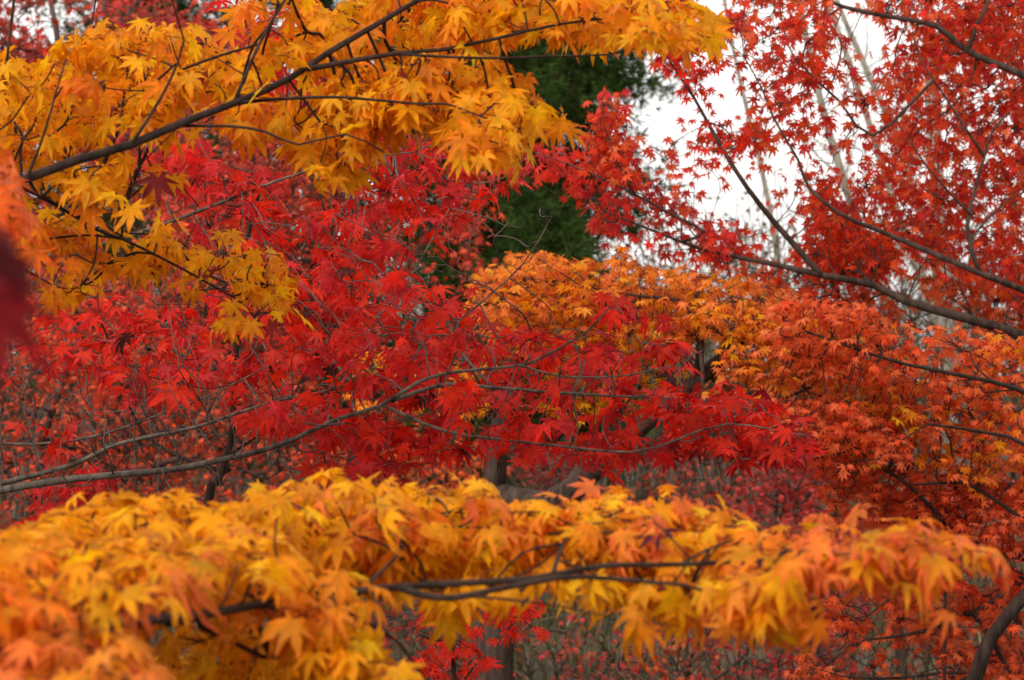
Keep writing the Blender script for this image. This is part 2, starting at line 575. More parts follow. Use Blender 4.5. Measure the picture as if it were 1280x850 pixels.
# ---------------------------------------------------------------- ground and far woods
def soil_material():
    m, n, l = new_mat('leaf_litter')
    p = n['Principled BSDF']
    t = n.new('ShaderNodeTexCoord')
    a = n.new('ShaderNodeTexNoise'); a.inputs['Scale'].default_value = 6; a.inputs['Detail'].default_value = 9
    a.inputs['Roughness'].default_value = 0.75
    l.new(t.outputs['Object'], a.inputs['Vector'])
    r = n.new('ShaderNodeValToRGB')
    e = r.color_ramp.elements
    e[0].position = 0.3; e[0].color = (0.03, 0.026, 0.016, 1)
    e[1].position = 0.75; e[1].color = (0.16, 0.13, 0.08, 1)
    q = e.new(0.5); q.color = (0.075, 0.07, 0.036, 1)
    q = e.new(0.62); q.color = (0.14, 0.06, 0.03, 1)
    l.new(a.outputs['Fac'], r.inputs['Fac']); l.new(r.outputs['Color'], p.inputs['Base Color'])
    p.inputs['Roughness'].default_value = 0.95
    b = n.new('ShaderNodeBump'); b.inputs['Distance'].default_value = 0.05
    l.new(a.outputs['Fac'], b.inputs['Height']); l.new(b.outputs['Normal'], p.inputs['Normal'])
    return m


def build_ground():
    ys = np.concatenate([np.linspace(-12, 12, 17)[:-1], np.linspace(12, 90, 80)[:-1], np.geomspace(90, 1500, 25)])
    xs = np.concatenate([-np.geomspace(30, 1500, 18)[::-1], np.linspace(-30, 30, 61)[1:-1], np.geomspace(30, 1500, 18)])
    X, Y = np.meshgrid(xs, ys)
    V = np.stack([X, Y, ground_z(X, Y)], -1).reshape(-1, 3)
    nx, ny = len(xs), len(ys)
    i = (np.arange(ny - 1)[:, None] * nx + np.arange(nx - 1)[None]).reshape(-1)
    L = np.stack([i, i + 1, i + nx + 1, i + nx], 1).reshape(-1)
    o = mesh_obj('ground', V, L, np.full(len(i), 4), soil_material())
    tag(o, 'leaf covered woodland ground rising gently behind the maples', 'ground', kind='structure')


build_ground()


def blades(n, xr, yr, hr, cols, rng, lean=0.5, w=0.006, patch=0.5):
    x = rng.uniform(-1, 1, n); y = rng.uniform(*yr, n)
    x = x * (xr[0] + xr[1] * y)
    v = noise3(np.stack([x, y, 0 * x], 1), patch, np.random.default_rng(2))
    ok = rng.uniform(0, 1, n) < np.clip(v * 1.8 - 0.3, 0.08, 1); x, y, v = x[ok], y[ok], v[ok]; n = len(x)
    z = ground_z(x, y)
    h = rng.uniform(*hr, n) * (0.5 + v)
    a = rng.uniform(0, 6.28, n)
    d = np.stack([np.cos(a), np.sin(a), np.zeros(n)], 1) * (np.abs(rng.normal(0, lean, n)) * h)[:, None]
    s = np.stack([-np.sin(a + rng.normal(0, .8, n)), np.cos(a), np.zeros(n)], 1) * (w * rng.uniform(0.6, 1.5, n))[:, None]
    B = np.stack([x, y, z - 0.02], 1)
    up = np.array((0, 0, 1.0))
    mid = B + 0.3 * d + up * (h * 0.6)[:, None]
    tip = B + d + up * (h * (1 - 0.15 * rng.uniform(0, 1, n)))[:, None]
    V = np.stack([B - s, B + s, mid - s * 0.7, mid + s * 0.7, tip], 1)
    f = np.array([0, 1, 3, 2, 2, 3, 4])
    L = (f[None] + (np.arange(n) * 5)[:, None]).reshape(-1)
    c = np.array(cols)[rng.integers(0, len(cols), n)] * np.exp(rng.normal(0, 0.25, n))[:, None]
    return V.reshape(-1, 3), L, np.tile([4, 3], n), np.repeat(c, 5, 0)


rg = np.random.default_rng(11)
acc = Acc()
DRYC = [(0.13, 0.095, 0.05), (0.09, 0.065, 0.035), (0.16, 0.125, 0.07), (0.06, 0.065, 0.025), (0.13, 0.075, 0.05), (0.05, 0.06, 0.02), (0.10, 0.04, 0.03)]
acc.add(*blades(30000, (3, 0.28), (11, 42), (0.2, 0.75), DRYC, rg, lean=0.9, w=0.004))
acc.add(*blades(26000, (3, 0.28), (11, 42), (0.1, 0.35), DRYC, rg, lean=1.6, w=0.012))
o = acc.build('dry_grass', M_DRY)
tag(o, 'tall dry grass and weeds covering the slope under the maples', 'grass', kind='stuff')

# far-off bare thicket on the slope, one mass
acc = Acc()
n = 3600
for q in range(n):
    y = rg.uniform(30, 62); x = rg.uniform(-1, 1) * (3 + 0.27 * y)
    z = float(ground_z(x, y)); h = rg.uniform(1.2, 4.4)
    a = rg.uniform(0, 6.28); l = abs(rg.normal(0, 0.75)) * h
    p = np.array([[x, y, z - 0.1], [x + 0.25 * l * math.cos(a) + rg.normal(0, .08), y + 0.25 * l * math.sin(a), z + 0.5 * h],
                  [x + l * math.cos(a), y + l * math.sin(a), z + h]])
    r = rg.uniform(0.006, 0.022)
    V, L, S = tube(smooth_path(p, sub=2), np.linspace(r, r * 0.3, 5), 3)
    c = np.array(((0.10, 0.075, 0.05), (0.14, 0.115, 0.08), (0.06, 0.045, 0.032), (0.08, 0.08, 0.035))[rg.integers(4)])
    acc.add(V, L, S, np.repeat(c[None], len(V), 0))
    tp = p[1] + (p[2] - p[1]) * rg.uniform(-0.3, 1, (3, 1)) + rg.normal(0, 0.25, (3, 3))
    for t in tp:
        V, L, S = tube(np.array([p[1], 0.5 * (p[1] + t) + (0, 0, 0.08), t]), np.array([r * .5, r * .35, r * .2]), 3)
        acc.add(V, L, S, np.repeat(c[None], len(V), 0))
n = 9000
y = rg.uniform(28, 60, n); x = rg.uniform(-1, 1, n) * (3 + 0.27 * y)
P = np.stack([x, y, ground_z(x, y) + rg.uniform(0.1, 3.9, n)], 1)
add_leaves(acc, P, dict(k=3, size=0.085, shape='dot', jit=0.2, freq=0.22, mix=0.35, odd=0.05,
           pal=[((0.055, 0.06, 0.025), (0.05, 0.05, 0.02)), ((0.13, 0.12, 0.06), (0.12, 0.10, 0.05)), ((0.17, 0.14, 0.09), (0.15, 0.12, 0.08)),
                ((0.20, 0.07, 0.03), (0.16, 0.05, 0.03)), ((0.09, 0.09, 0.04), (0.08, 0.07, 0.03))]), rg, False)
o = acc.build('thicket', M_DRY)
tag(o, 'far grey brown thicket of bare stems on the slope', 'thicket', kind='stuff')


# ---------------------------------------------------------------- the conifer and the bare trees
def build_cedar(name, label, px, d, height, rad, z0, seed, group, dens=1.0, lean=0.0):
    rng = np.random.default_rng(seed)
    b = at(px, 425, d); x, y = float(b[0]), float(b[1]); gz = float(ground_z(x, y))
    root = bpy.data.objects.new(name, None); col.objects.link(root); root.location = (x, y, gz)
    tag(root, label, 'tree', group)
    tr = Acc()
    pth = smooth_path(np.array([[0, 0, -0.1, rad * 0.16], [0.03, 0, 0.5, rad * 0.12], [-0.03 + lean * .5, 0.02, height * 0.5, rad * 0.08], [lean, 0, height, 0.01]]), sub=10)
    tr.add(*tube(pth[:, :3], pth[:, 3], 12, 0.06, rng)); tr.build('trunk', B_CEDAR, root)
    br, lf = Acc(), Acc()
    nb = int(height * 13 * dens)
    for q in range(nb):
        z = z0 + (height * 0.985 - z0) * ((q + rng.uniform(0, 1)) / nb)
        s = (z - z0) / (height - z0)
        R = rad * min(1.0, 1.25 * (1 - s) + 0.06) * (0.55 + 0.45 * min(1, s * 6)) * rng.uniform(0.6, 1.12)
        a = rng.uniform(0, 6.28)
        o = np.array([lean * s, 0, z])
        dr = np.array((math.cos(a), math.sin(a), 0))
        tip = o + dr * R + np.array((0, 0, R * (0.10 - 0.25 * (1 - s))))
        midp = o + dr * R * 0.55 - np.array((0, 0, R * 0.10 * (1.6 - s)))
        P = smooth_path(np.array([o, midp, tip]), sub=7)
        br.add(*tube(P, np.linspace(0.02 + 0.01 * rad, 0.004, len(P)), 4))
        k = P[4:]
        m = int(34 * R * dens) + 10
        i = rng.integers(0, len(k), m)
        sp = rng.normal(0, 0.17, (m, 3)) * (0.5 + R * 0.45)
        sp[:, 2] = sp[:, 2] * 0.55
        Q = k[i] + sp
        add_leaves(lf, Q, dict(k=3, size=0.16, shape='needle', droop=-5, dsd=32, bias=0.0, jit=0.05, freq=1.2, odd=0.06, oddc=(0.06, 0.045, 0.015),
                   pal=[((0.014, 0.024, 0.004), (0.020, 0.036, 0.005)), ((0.024, 0.046, 0.008), (0.036, 0.068, 0.012)), ((0.046, 0.080, 0.014), (0.068, 0.115, 0.020))]), rng, False)
    b_ = br.build('branch', B_CEDAR, root)
    lf.build('foliage', M_NEEDLE, b_)


build_cedar('cedar_tree', 'dark green conifer standing beyond the red and orange maples, in front of the white sky', 636, 27, 13.5, 1.66, 1.9, 4, 'dark conifers beyond the maples', 1.35)
build_cedar('cedar_tree', 'dark conifer almost hidden behind the yellow bough and the red maples', 400, 34, 13.0, 2.3, 0.9, 5, 'dark conifers beyond the maples', 0.7)
build_cedar('cedar_tree', 'small rounded green conifer tucked under the tall dark conifer', 690, 22, 3.35, 0.95, 1.5, 6, 'dark conifers beyond the maples', 1.3)
build_cedar('cedar_tree', 'low green conifer glimpsed through a gap beneath the crimson maple', 566, 22, 1.9, 0.6, 0.2, 8, 'dark conifers beyond the maples', 1.3)
build_cedar('cedar_tree', 'shadowy conifer behind the dull red maple at the upper left', 150, 38, 15.0, 3.4, 1.5, 9, 'dark conifers beyond the maples', 0.75)


def build_bare(label, trunk, seed, n=26):
    rng = np.random.default_rng(seed)
    P = np.array([np.append(at(a, b, c), 0.5 * w * c / F) for a, b, c, w in trunk])
    x, y = P[0, 0] + (P[0, 0] - P[1, 0]) * 0.4, P[0, 1]; gz = float(ground_z(x, y))
    org = np.array((x, y, gz))
    P = np.concatenate([[[x, y, gz - 0.1, P[0, 3] * 1.25]], P])
    root = bpy.data.objects.new('bare_tree', None); col.objects.link(root); root.location = org
    tag(root, label, 'tree', 'pale bare trees against the sky')
    pth = smooth_path(P, step=0.25)
    a = Acc(); a.add(*tube(pth[:, :3] - org, pth[:, 3], 8, 0.05, rng)); a.build('trunk', B_GLARE, root)
    t = Acc()
    for q in range(n):
        i = rng.integers(int(len(pth) * 0.35), len(pth)); o = pth[i, :3] - org
        az = rng.uniform(0, 6.28); L = rng.uniform(0.6, 2.0) * (1.15 - 0.6 * i / len(pth))
        d = np.array((math.cos(az) * 0.55, math.sin(az) * 0.55, rng.uniform(0.45, 1.0))) * L
        tip = o + d
        m = o + d * 0.5 + rng.normal(0, 0.08, 3) - (0, 0, 0.1 * L)
        Q = smooth_path(np.array([o, m, tip]), sub=4)
        r = pth[i, 3] * rng.uniform(0.14, 0.3)
        t.add(*tube(Q, np.linspace(r, r * 0.3, len(Q)), 4))
        for w in range(7):
            j = rng.integers(2, len(Q)); e = Q[j] + rng.normal(0, 0.2, 3) * L + (0, 0, 0.15 * L)
            t.add(*tube(np.array([Q[j], 0.5 * (Q[j] + e) + rng.normal(0, .03, 3), e]), np.array([r * .4, r * .3, r * .15]), 3))
    t.build('branch', B_GLARE, root)


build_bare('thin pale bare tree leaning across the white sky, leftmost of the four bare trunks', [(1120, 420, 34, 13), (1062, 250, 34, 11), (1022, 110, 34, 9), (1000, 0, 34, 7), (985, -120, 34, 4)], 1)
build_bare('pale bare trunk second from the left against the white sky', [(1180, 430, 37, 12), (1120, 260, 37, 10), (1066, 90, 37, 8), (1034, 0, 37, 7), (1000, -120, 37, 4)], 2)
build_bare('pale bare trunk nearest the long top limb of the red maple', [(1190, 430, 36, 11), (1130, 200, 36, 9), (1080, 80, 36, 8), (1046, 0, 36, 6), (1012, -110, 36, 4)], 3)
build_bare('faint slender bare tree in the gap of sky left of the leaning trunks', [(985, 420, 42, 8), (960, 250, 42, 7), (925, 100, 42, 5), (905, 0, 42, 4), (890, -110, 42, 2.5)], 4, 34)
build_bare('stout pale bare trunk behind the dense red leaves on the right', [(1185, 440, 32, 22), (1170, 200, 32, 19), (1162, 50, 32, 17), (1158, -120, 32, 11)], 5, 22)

# ---------------------------------------------------------------- maples in the distance
BACK = 'small maples in the distance'
far = dict(bark=B_BROWN, petiole=False, leaf_mat=M_FAR, sub=2, sides=4, tw=(0.0025, 0.33))
fl = dict(shape='far', size=0.034, k=4, jit=0.05, mix=0.6, freq=1.0, droop=40, dsd=30, roll=35)


def F_(poly, n, d, pal, **k):
    e = dict(fl); e.update(poly=poly, n=n, d=d, pal=pal); e.update(k)
    return e


build_tree('maple_tree', 'dull red maple with dark upright stems behind the top of the yellow bough', [(110, 420, 15.5, 26), (95, 260, 15.5, 18)],
           [([(80, 180, 15.4), (78, 90, 15.4), (60, -20, 15.4)], 12, 5), ([(120, 150, 15.6), (131, 60, 15.6), (128, -30, 15.6)], 9, 5),
            ([(148, 90, 15.3), (158, 40, 15.3), (180, -20, 15.3)], 12, 5), ([(160, 60, 15.3), (150, 20, 15.3), (146, -20, 15.3)], 5, 3),
            ([(20, 60, 15.2), (-60, 20, 15.2)], 6, 3), ([(30, 160, 15.3), (-40, 120, 15.3)], 7, 4), ([(200, 160, 15.7), (280, 60, 15.7)], 7, 4)],
           [F_([(-80, -40), (330, -40), (320, 140), (300, 300), (200, 400), (-80, 420)], 2100, (14.4, 17.4), [BRICK, ROSE, RUST, BRICK, SCAR, BRICK], k=5, size=0.046, clump=0.012, cseed=3)],
           seed=21, group=BACK, **far)
build_tree('maple_tree', 'dull brick red maple filling the gap behind the crimson twigs', [(440, 640, 12, 26), (452, 520, 12, 20), (465, 420, 12, 14)],
           [([(420, 420, 12), (370, 330, 12), (330, 220, 12)], 9, 4), ([(480, 380, 12), (530, 300, 12), (560, 220, 12)], 9, 4),
            ([(440, 300, 12.2), (430, 200, 12.2)], 8, 3), ([(520, 480, 11.8), (590, 440, 11.8)], 6, 3), ([(380, 480, 12), (300, 430, 12)], 6, 3)],
           [F_([(140, 150), (300, 90), (480, 120), (600, 240), (600, 440), (560, 560), (380, 540), (240, 470)], 2300, (11.3, 12.9), [BRICK, VERM, BRICK, SCAR], size=0.034, clump=0.02, cseed=4)],
           seed=22, group=BACK, **far)
build_tree('maple_tree', 'rusty orange maple low behind the grey crimson-maple limbs', [(40, 760, 11, 34), (30, 640, 11, 30), (48, 560, 11, 26)],
           [([(60, 520, 11), (90, 440, 11), (100, 360, 11)], 14, 5), ([(130, 560, 11.2), (220, 480, 11.2)], 10, 4), ([(10, 500, 11), (-40, 420, 11)], 10, 4),
            ([(150, 590, 10.9), (250, 570, 10.9), (330, 600, 10.9)], 9, 4), ([(250, 540, 10.8), (262, 470, 10.8)], 5, 3)],
           [F_([(-60, 380), (120, 330), (250, 400), (360, 470), (430, 580), (400, 660), (-60, 680)], 1700, (10.3, 12.0), [RUST, SCAR, RUST, VERM, BRICK, RUST], size=0.030)],
           seed=23, group=BACK, trunk_bark=B_GREY, **far)
build_tree('maple_tree', 'soft orange maple glimpsed beneath the crimson leaves near the dark trunk', [(520, 720, 17, 18), (515, 640, 17, 14)],
           [([(470, 590, 17), (440, 550, 17)], 6, 3), ([(560, 590, 17), (590, 560, 17)], 6, 3)],
           [F_([(380, 620), (400, 540), (500, 530), (600, 540), (640, 600), (560, 660)], 420, (16.4, 17.8), [RUST, VERM, ORA], size=0.038)],
           seed=24, group=BACK, **far)
build_tree('maple_tree', 'small dark red maple with forking stems in front of the dry grass', [(972, 800, 12, 14), (972, 720, 12, 13)],
           [([(970, 648, 12), (965, 600, 12), (955, 540, 12)], 7, 3), ([(976, 640, 12), (985, 590, 12), (992, 530, 12)], 7, 3),
            ([(988, 645, 12), (1012, 615, 12), (1040, 560, 12)], 8, 3)],
           [F_([(930, 540), (1060, 540), (1075, 660), (1000, 690), (935, 640)], 480, (11.5, 12.5), [WINE, BRICK, ROSE], size=0.03, k=3, clump=0.04)],
           seed=25, group=BACK, **far)
build_tree('maple_tree', 'thin leaning maple sapling with dull red leaves under the end of the yellow bough', [(1035, 860, 10.5, 14), (1028, 815, 10.5, 13), (1010, 765, 10.5, 11)],
           [([(985, 735, 10.5), (965, 715, 10.5), (940, 660, 10.5)], 9, 4), ([(1035, 745, 10.5), (1060, 700, 10.5)], 5, 3), ([(1000, 720, 10.4), (1030, 680, 10.4)], 6, 3)],
           [F_([(900, 660), (1120, 660), (1120, 760), (960, 800), (880, 760)], 260, (10, 11), [RUST, BRICK, SCAR], size=0.032, k=3, clump=0.03)],
           seed=26, group=BACK, **far)
build_tree('maple_tree', 'dull orange red maple filling the lower right behind the slanting dark trunk', [(1130, 900, 12.5, 16), (1125, 800, 12.5, 14), (1120, 730, 12.5, 11)],
           [([(1080, 720, 12.5), (1030, 650, 12.5)], 8, 3), ([(1170, 700, 12.5), (1230, 640, 12.5)], 8, 3), ([(1120, 680, 12.5), (1115, 600, 12.5)], 7, 3), ([(1200, 780, 12.5), (1290, 730, 12.5)], 6, 3)],
           [F_([(1000, 600), (1300, 580), (1320, 870), (1060, 880), (960, 760)], 1000, (11.6, 13.4), [RUST, BRICK, VERM, BRICK, RUST], size=0.034, clump=0.015, cseed=7)],
           seed=27, group=BACK, **far)
build_tree('shrub', 'dull russet thicket shrub behind the diagonal brown limb, above the middle of the lower bough', [(850, 760, 14.5, 9), (848, 720, 14.5, 8)],
           [([(800, 650, 14.5), (770, 590, 14.5)], 5, 2), ([(870, 650, 14.5), (890, 580, 14.5)], 5, 2), ([(920, 660, 14.5), (960, 600, 14.5)], 5, 2)],
           [F_([(640, 570), (760, 560), (900, 570), (1000, 590), (1010, 690), (860, 720), (660, 680)], 620, (13.8, 15.2), [BRICK, RUST, WINE, BRICK, RUST], size=0.034, k=3, clump=0.02)], seed=34, cat='shrub', group='scrubby shrubs in the grass', **far)
build_tree('shrub', 'scrubby red leaved shrub in the dry grass left of the brown trunk', [(560, 930, 11.5, 8), (555, 880, 11.5, 7)],
           [([(520, 820, 11.5), (500, 770, 11.5)], 4, 2), ([(570, 820, 11.5), (590, 760, 11.5)], 4, 2), ([(480, 860, 11.3), (450, 800, 11.3)], 4, 2)],
           [F_([(440, 770), (620, 740), (640, 860), (560, 900), (440, 880)], 330, (11, 12), [BRICK, ROSE, RUST], size=0.028, k=2, clump=0.04)], seed=31, cat='shrub', group='scrubby shrubs in the grass', **far)
build_tree('shrub', 'scrubby shrub of thin stems and scattered red leaves right of the brown trunk', [(760, 940, 12, 8), (757, 890, 12, 7)],
           [([(700, 840, 12), (670, 790, 12)], 4, 2), ([(770, 840, 12), (790, 780, 12)], 4, 2), ([(830, 860, 12), (880, 790, 12)], 4, 2)],
           [F_([(650, 790), (760, 770), (900, 780), (900, 880), (660, 890)], 290, (11.5, 12.5), [BRICK, ROSE, RUST, ORA], size=0.028, k=2, clump=0.04)], seed=32, cat='shrub', group='scrubby shrubs in the grass', **far)
build_tree('shrub', 'twiggy shrub with rusty leaves beneath the trailing end of the yellow bough', [(900, 930, 10, 8), (905, 880, 10, 7)],
           [([(880, 820, 10), (860, 770, 10)], 4, 2), ([(930, 820, 10), (960, 760, 10)], 5, 2), ([(1000, 860, 10), (1060, 800, 10)], 4, 2)],
           [F_([(850, 770), (980, 740), (1080, 800), (1080, 880), (860, 890)], 300, (9.5, 10.6), [BRICK, ROSE, RUST], size=0.028, k=2, clump=0.04)], seed=33, cat='shrub', group='scrubby shrubs in the grass', **far)

# ---------------------------------------------------------------- orange maple in the middle distance
mid = dict(petiole=True, sub=3, sides=4, tw=(0.0010, 0.32))
build_tree('maple_tree', 'orange and gold maple with a brown forking trunk behind the crimson bough',
           [(604, 1000, 8.6, 64), (612, 850, 8.6, 58), (620, 740, 8.6, 50), (618, 620, 8.6, 44)],
           [([(621, 560, 8.6), (628, 520, 8.6), (640, 450, 8.6), (650, 390, 8.6)], 27, 6),
            ([(690, 630, 8.4), (735, 592, 8.3), (775, 556, 8.3), (840, 500, 8.3), (885, 465, 8.3), (930, 420, 8.3), (985, 390, 8.3)], 36, 9),
            ([(870, 470, 8.3), (876, 430, 8.2), (866, 385, 8.2), (880, 350, 8.2)], 13, 4),
            ([(868, 395, 8.2), (850, 375, 8.2), (800, 370, 8.2), (740, 360, 8.2)], 6, 2.5),
            ([(876, 410, 8.2), (910, 392, 8.2), (915, 370, 8.1)], 5, 2.5),
            ([(780, 550, 8.2), (760, 470, 8.1), (700, 420, 8.0)], 9, 4),
            ([(884, 507, 8.0), (930, 505, 8.0), (980, 498, 8.0), (1030, 475, 8.0), (1062, 450, 8.0)], 5, 3),
            ([(900, 480, 8.3), (960, 520, 8.2), (1040, 530, 8.2), (1120, 545, 8.2)], 8, 3)],
           [dict(poly=[(592, 345), (640, 318), (700, 318), (750, 330), (772, 305), (805, 335), (900, 338), (985, 365), (1010, 395), (1000, 425), (930, 400), (850, 425), (800, 440), (720, 425), (640, 440), (598, 400)],
                 n=1000, d=(8.1, 9.0), k=2.8, size=0.034, shape='mid', pal=[AMB, GOLD, PINK, GOLD, PINK, AMB], droop=32, mix=0.45, freq=3.5, odd=0.01),
            dict(poly=[(690, 415), (850, 420), (870, 480), (800, 520), (680, 520)], n=190, d=(8.3, 8.9), k=2.6, size=0.034, shape='mid', pal=[AMB, GOLD, YEL, GOLD], droop=48, odd=0.01),
            dict(poly=[(850, 380), (1000, 375), (1080, 420), (1060, 470), (980, 450), (900, 430)], n=230, d=(7.9, 8.4), k=2.6, size=0.034, shape='mid', pal=[AMB, GOLD, PINK, GOLD, SALM], droop=32, mix=0.5, freq=3),
            dict(poly=[(905, 425), (1000, 420), (1100, 460), (1150, 540), (1090, 580), (1010, 560), (950, 510), (880, 500)],
                 n=470, d=(7.7, 8.7), k=2.7, size=0.033, shape='mid', pal=[AMB, YEL, PINK, SALM, GOLD, VERM, YEL], droop=32, mix=0.4, freq=3, odd=0.02),
            dict(poly=[(445, 440), (620, 430), (620, 520), (450, 520)], n=90, d=(8.2, 9.2), k=3, size=0.033, shape='mid', pal=[AMB, GOLD], droop=48)],
           B_MID, seed=41, **mid)

# ---------------------------------------------------------------- red maple on the right
RED = [ROSE, SCAR, SALM, VERM, SCAR, ROSE, VERM, SCAR, ORA]
rl = dict(shape='mid', size=0.0365, pal=RED, droop=50, dsd=28, roll=32, mix=0.5, freq=2.5, odd=0.02, k=1.8, jit=0.02, pet=0.8)


def G_(poly, n, d, **k):
    e = dict(rl); e.update(poly=poly, n=int(n * 1.55), d=(d[0] + 0.2, d[1] + 0.2)); e.update(k)
    if 'clump' in e: e['clump'] = 0.022
    return e


build_tree('maple_tree', 'tall red maple whose dark limbs reach in from the right across the white sky',
           [(1560, 900, 9.05, 130), (1540, 620, 9.05, 105), (1500, 420, 9.05, 85), (1470, 200, 9.05, 60), (1440, 0, 9.05, 44), (1400, -250, 9.05, 26), (1420, -480, 9.05, 8)],
           [([(1420, 480, 8.93), (1290, 424, 8.82), (1200, 396, 8.70), (1130, 376, 8.70), (1090, 356, 8.70), (1030, 345, 8.58), (960, 329, 8.58), (880, 312, 8.58), (800, 282, 8.47), (752, 262, 8.47)], 16.8, 1.91),
            ([(1027, 345, 8.58), (1003, 318, 8.58), (969, 280, 8.58), (934, 235, 8.47), (904, 188, 8.47), (867, 121, 8.47), (838, 78, 8.47), (815, 20, 8.47)], 8.69, 1.91),
            ([(1400, 420, 8.82), (1290, 367, 8.58), (1225, 341, 8.47), (1167, 317, 8.47), (1096, 287, 8.47), (1051, 268, 8.35), (1011, 235, 8.35), (998, 201, 8.35), (967, 148, 8.35), (954, 114, 8.35), (930, 70, 8.35)], 11.4, 1.6),
            ([(1420, 180, 8.82), (1290, 100, 8.70), (1236, 77, 8.70), (1206, 62, 8.70), (1172, 34, 8.70), (1135, 25, 8.70), (1078, 15, 8.70), (1031, 0, 8.70), (990, -30, 8.70)], 12, 3.82),
            ([(1225, 341, 8.47), (1209, 285, 8.47), (1230, 198, 8.47), (1240, 165, 8.47), (1262, 140, 8.47)], 6.04, 2.55),
            ([(1230, 196, 8.47), (1186, 128, 8.47), (1152, 77, 8.47), (1140, 40, 8.47)], 4.02, 1.6),
            ([(1209, 64, 8.70), (1222, 30, 8.70), (1242, -10, 8.70)], 6.71, 3.82),
            ([(1091, 170, 8.47), (1051, 128, 8.47), (994, 74, 8.47), (978, 30, 8.47), (972, -20, 8.47)], 4.02, 1.27),
            ([(880, 290, 8.47), (841, 269, 8.47), (780, 236, 8.35), (710, 205, 8.35), (655, 186, 8.35)], 4.02, 1.27),
            ([(795, 245, 8.35), (772, 205, 8.35), (752, 144, 8.35), (756, 118, 8.35)], 2.68, 1.15),
            ([(1215, 270, 8.47), (1160, 210, 8.35), (1120, 150, 8.35)], 3.35, 1.27),
            ([(1212, 300, 8.47), (1260, 250, 8.47), (1310, 230, 8.47)], 3.35, 1.27)],
           [G_([(1310, -20), (1420, -160), (1560, -60), (1620, 120), (1580, 300), (1480, 420), (1310, 430)], 330, (8.3, 10.4)),
            G_([(880, -40), (1000, -170), (1200, -260), (1420, -330), (1500, -180), (1320, -40)], 380, (8.3, 10.2)),
            G_([(770, 120), (850, 190), (880, 280), (800, 240), (750, 230)], 26, (8.3, 8.8), k=1.6),
            G_([(960, 60), (1090, 70), (1080, 250), (1000, 260)], 45, (8.3, 9.2), k=1.6),
            G_([(1120, 60), (1310, -30), (1330, 440), (1240, 360), (1150, 335), (1080, 300), (1060, 270), (1090, 200), (1090, 110)], 1080, (8.5, 10.2)),
            G_([(1060, -30), (1320, -30), (1320, 80), (1180, 70), (1090, 30)], 280, (8.5, 10.0)),
            G_([(850, 170), (960, 150), (1030, 230), (1080, 290), (1130, 330), (1100, 350), (1000, 345), (940, 320), (880, 290), (860, 230)], 330, (8.53, 9.51), clump=0.04, cseed=10, pal=[SCAR, VERM, SCAR, ORA]),
            G_([(900, -20), (1010, -20), (1060, 60), (1060, 130), (1000, 160), (940, 130), (880, 60)], 150, (8.00, 8.93), clump=0.05, cseed=11, k=2, dsd=30),
            G_([(800, 20), (850, -20), (900, 40), (910, 130), (930, 190), (860, 190), (850, 120), (825, 90)], 95, (8.12, 8.82), clump=0.05, cseed=12, k=2, pal=[ROSE, SCAR, CRIM]),
            G_([(640, 175), (700, 185), (740, 215), (800, 220), (850, 260), (930, 290), (930, 330), (840, 320), (780, 300), (740, 280), (720, 240), (640, 215)], 130, (8.24, 8.93), pal=[ROSE, SCAR, ROSE, VERM, SCAR]),
            G_([(738, 165), (752, 118), (775, 120), (782, 200), (800, 225), (735, 215)], 85, (8.12, 8.58)),
            G_([(1000, 130), (1090, 160), (1080, 230), (1050, 290), (1000, 250), (990, 190)], 22, (8.35, 8.82), k=2),
            G_([(860, 300), (1010, 335), (1130, 370), (1130, 420), (1010, 400), (930, 360)], 110, (8.70, 9.40), pal=[VERM, SALM, VERM, SCAR]),
            G_([(1130, 340), (1300, 350), (1300, 450), (1200, 400)], 110, (8.93, 9.63), pal=[VERM, SALM, ORA])],
           B_MID, seed=42, **mid)

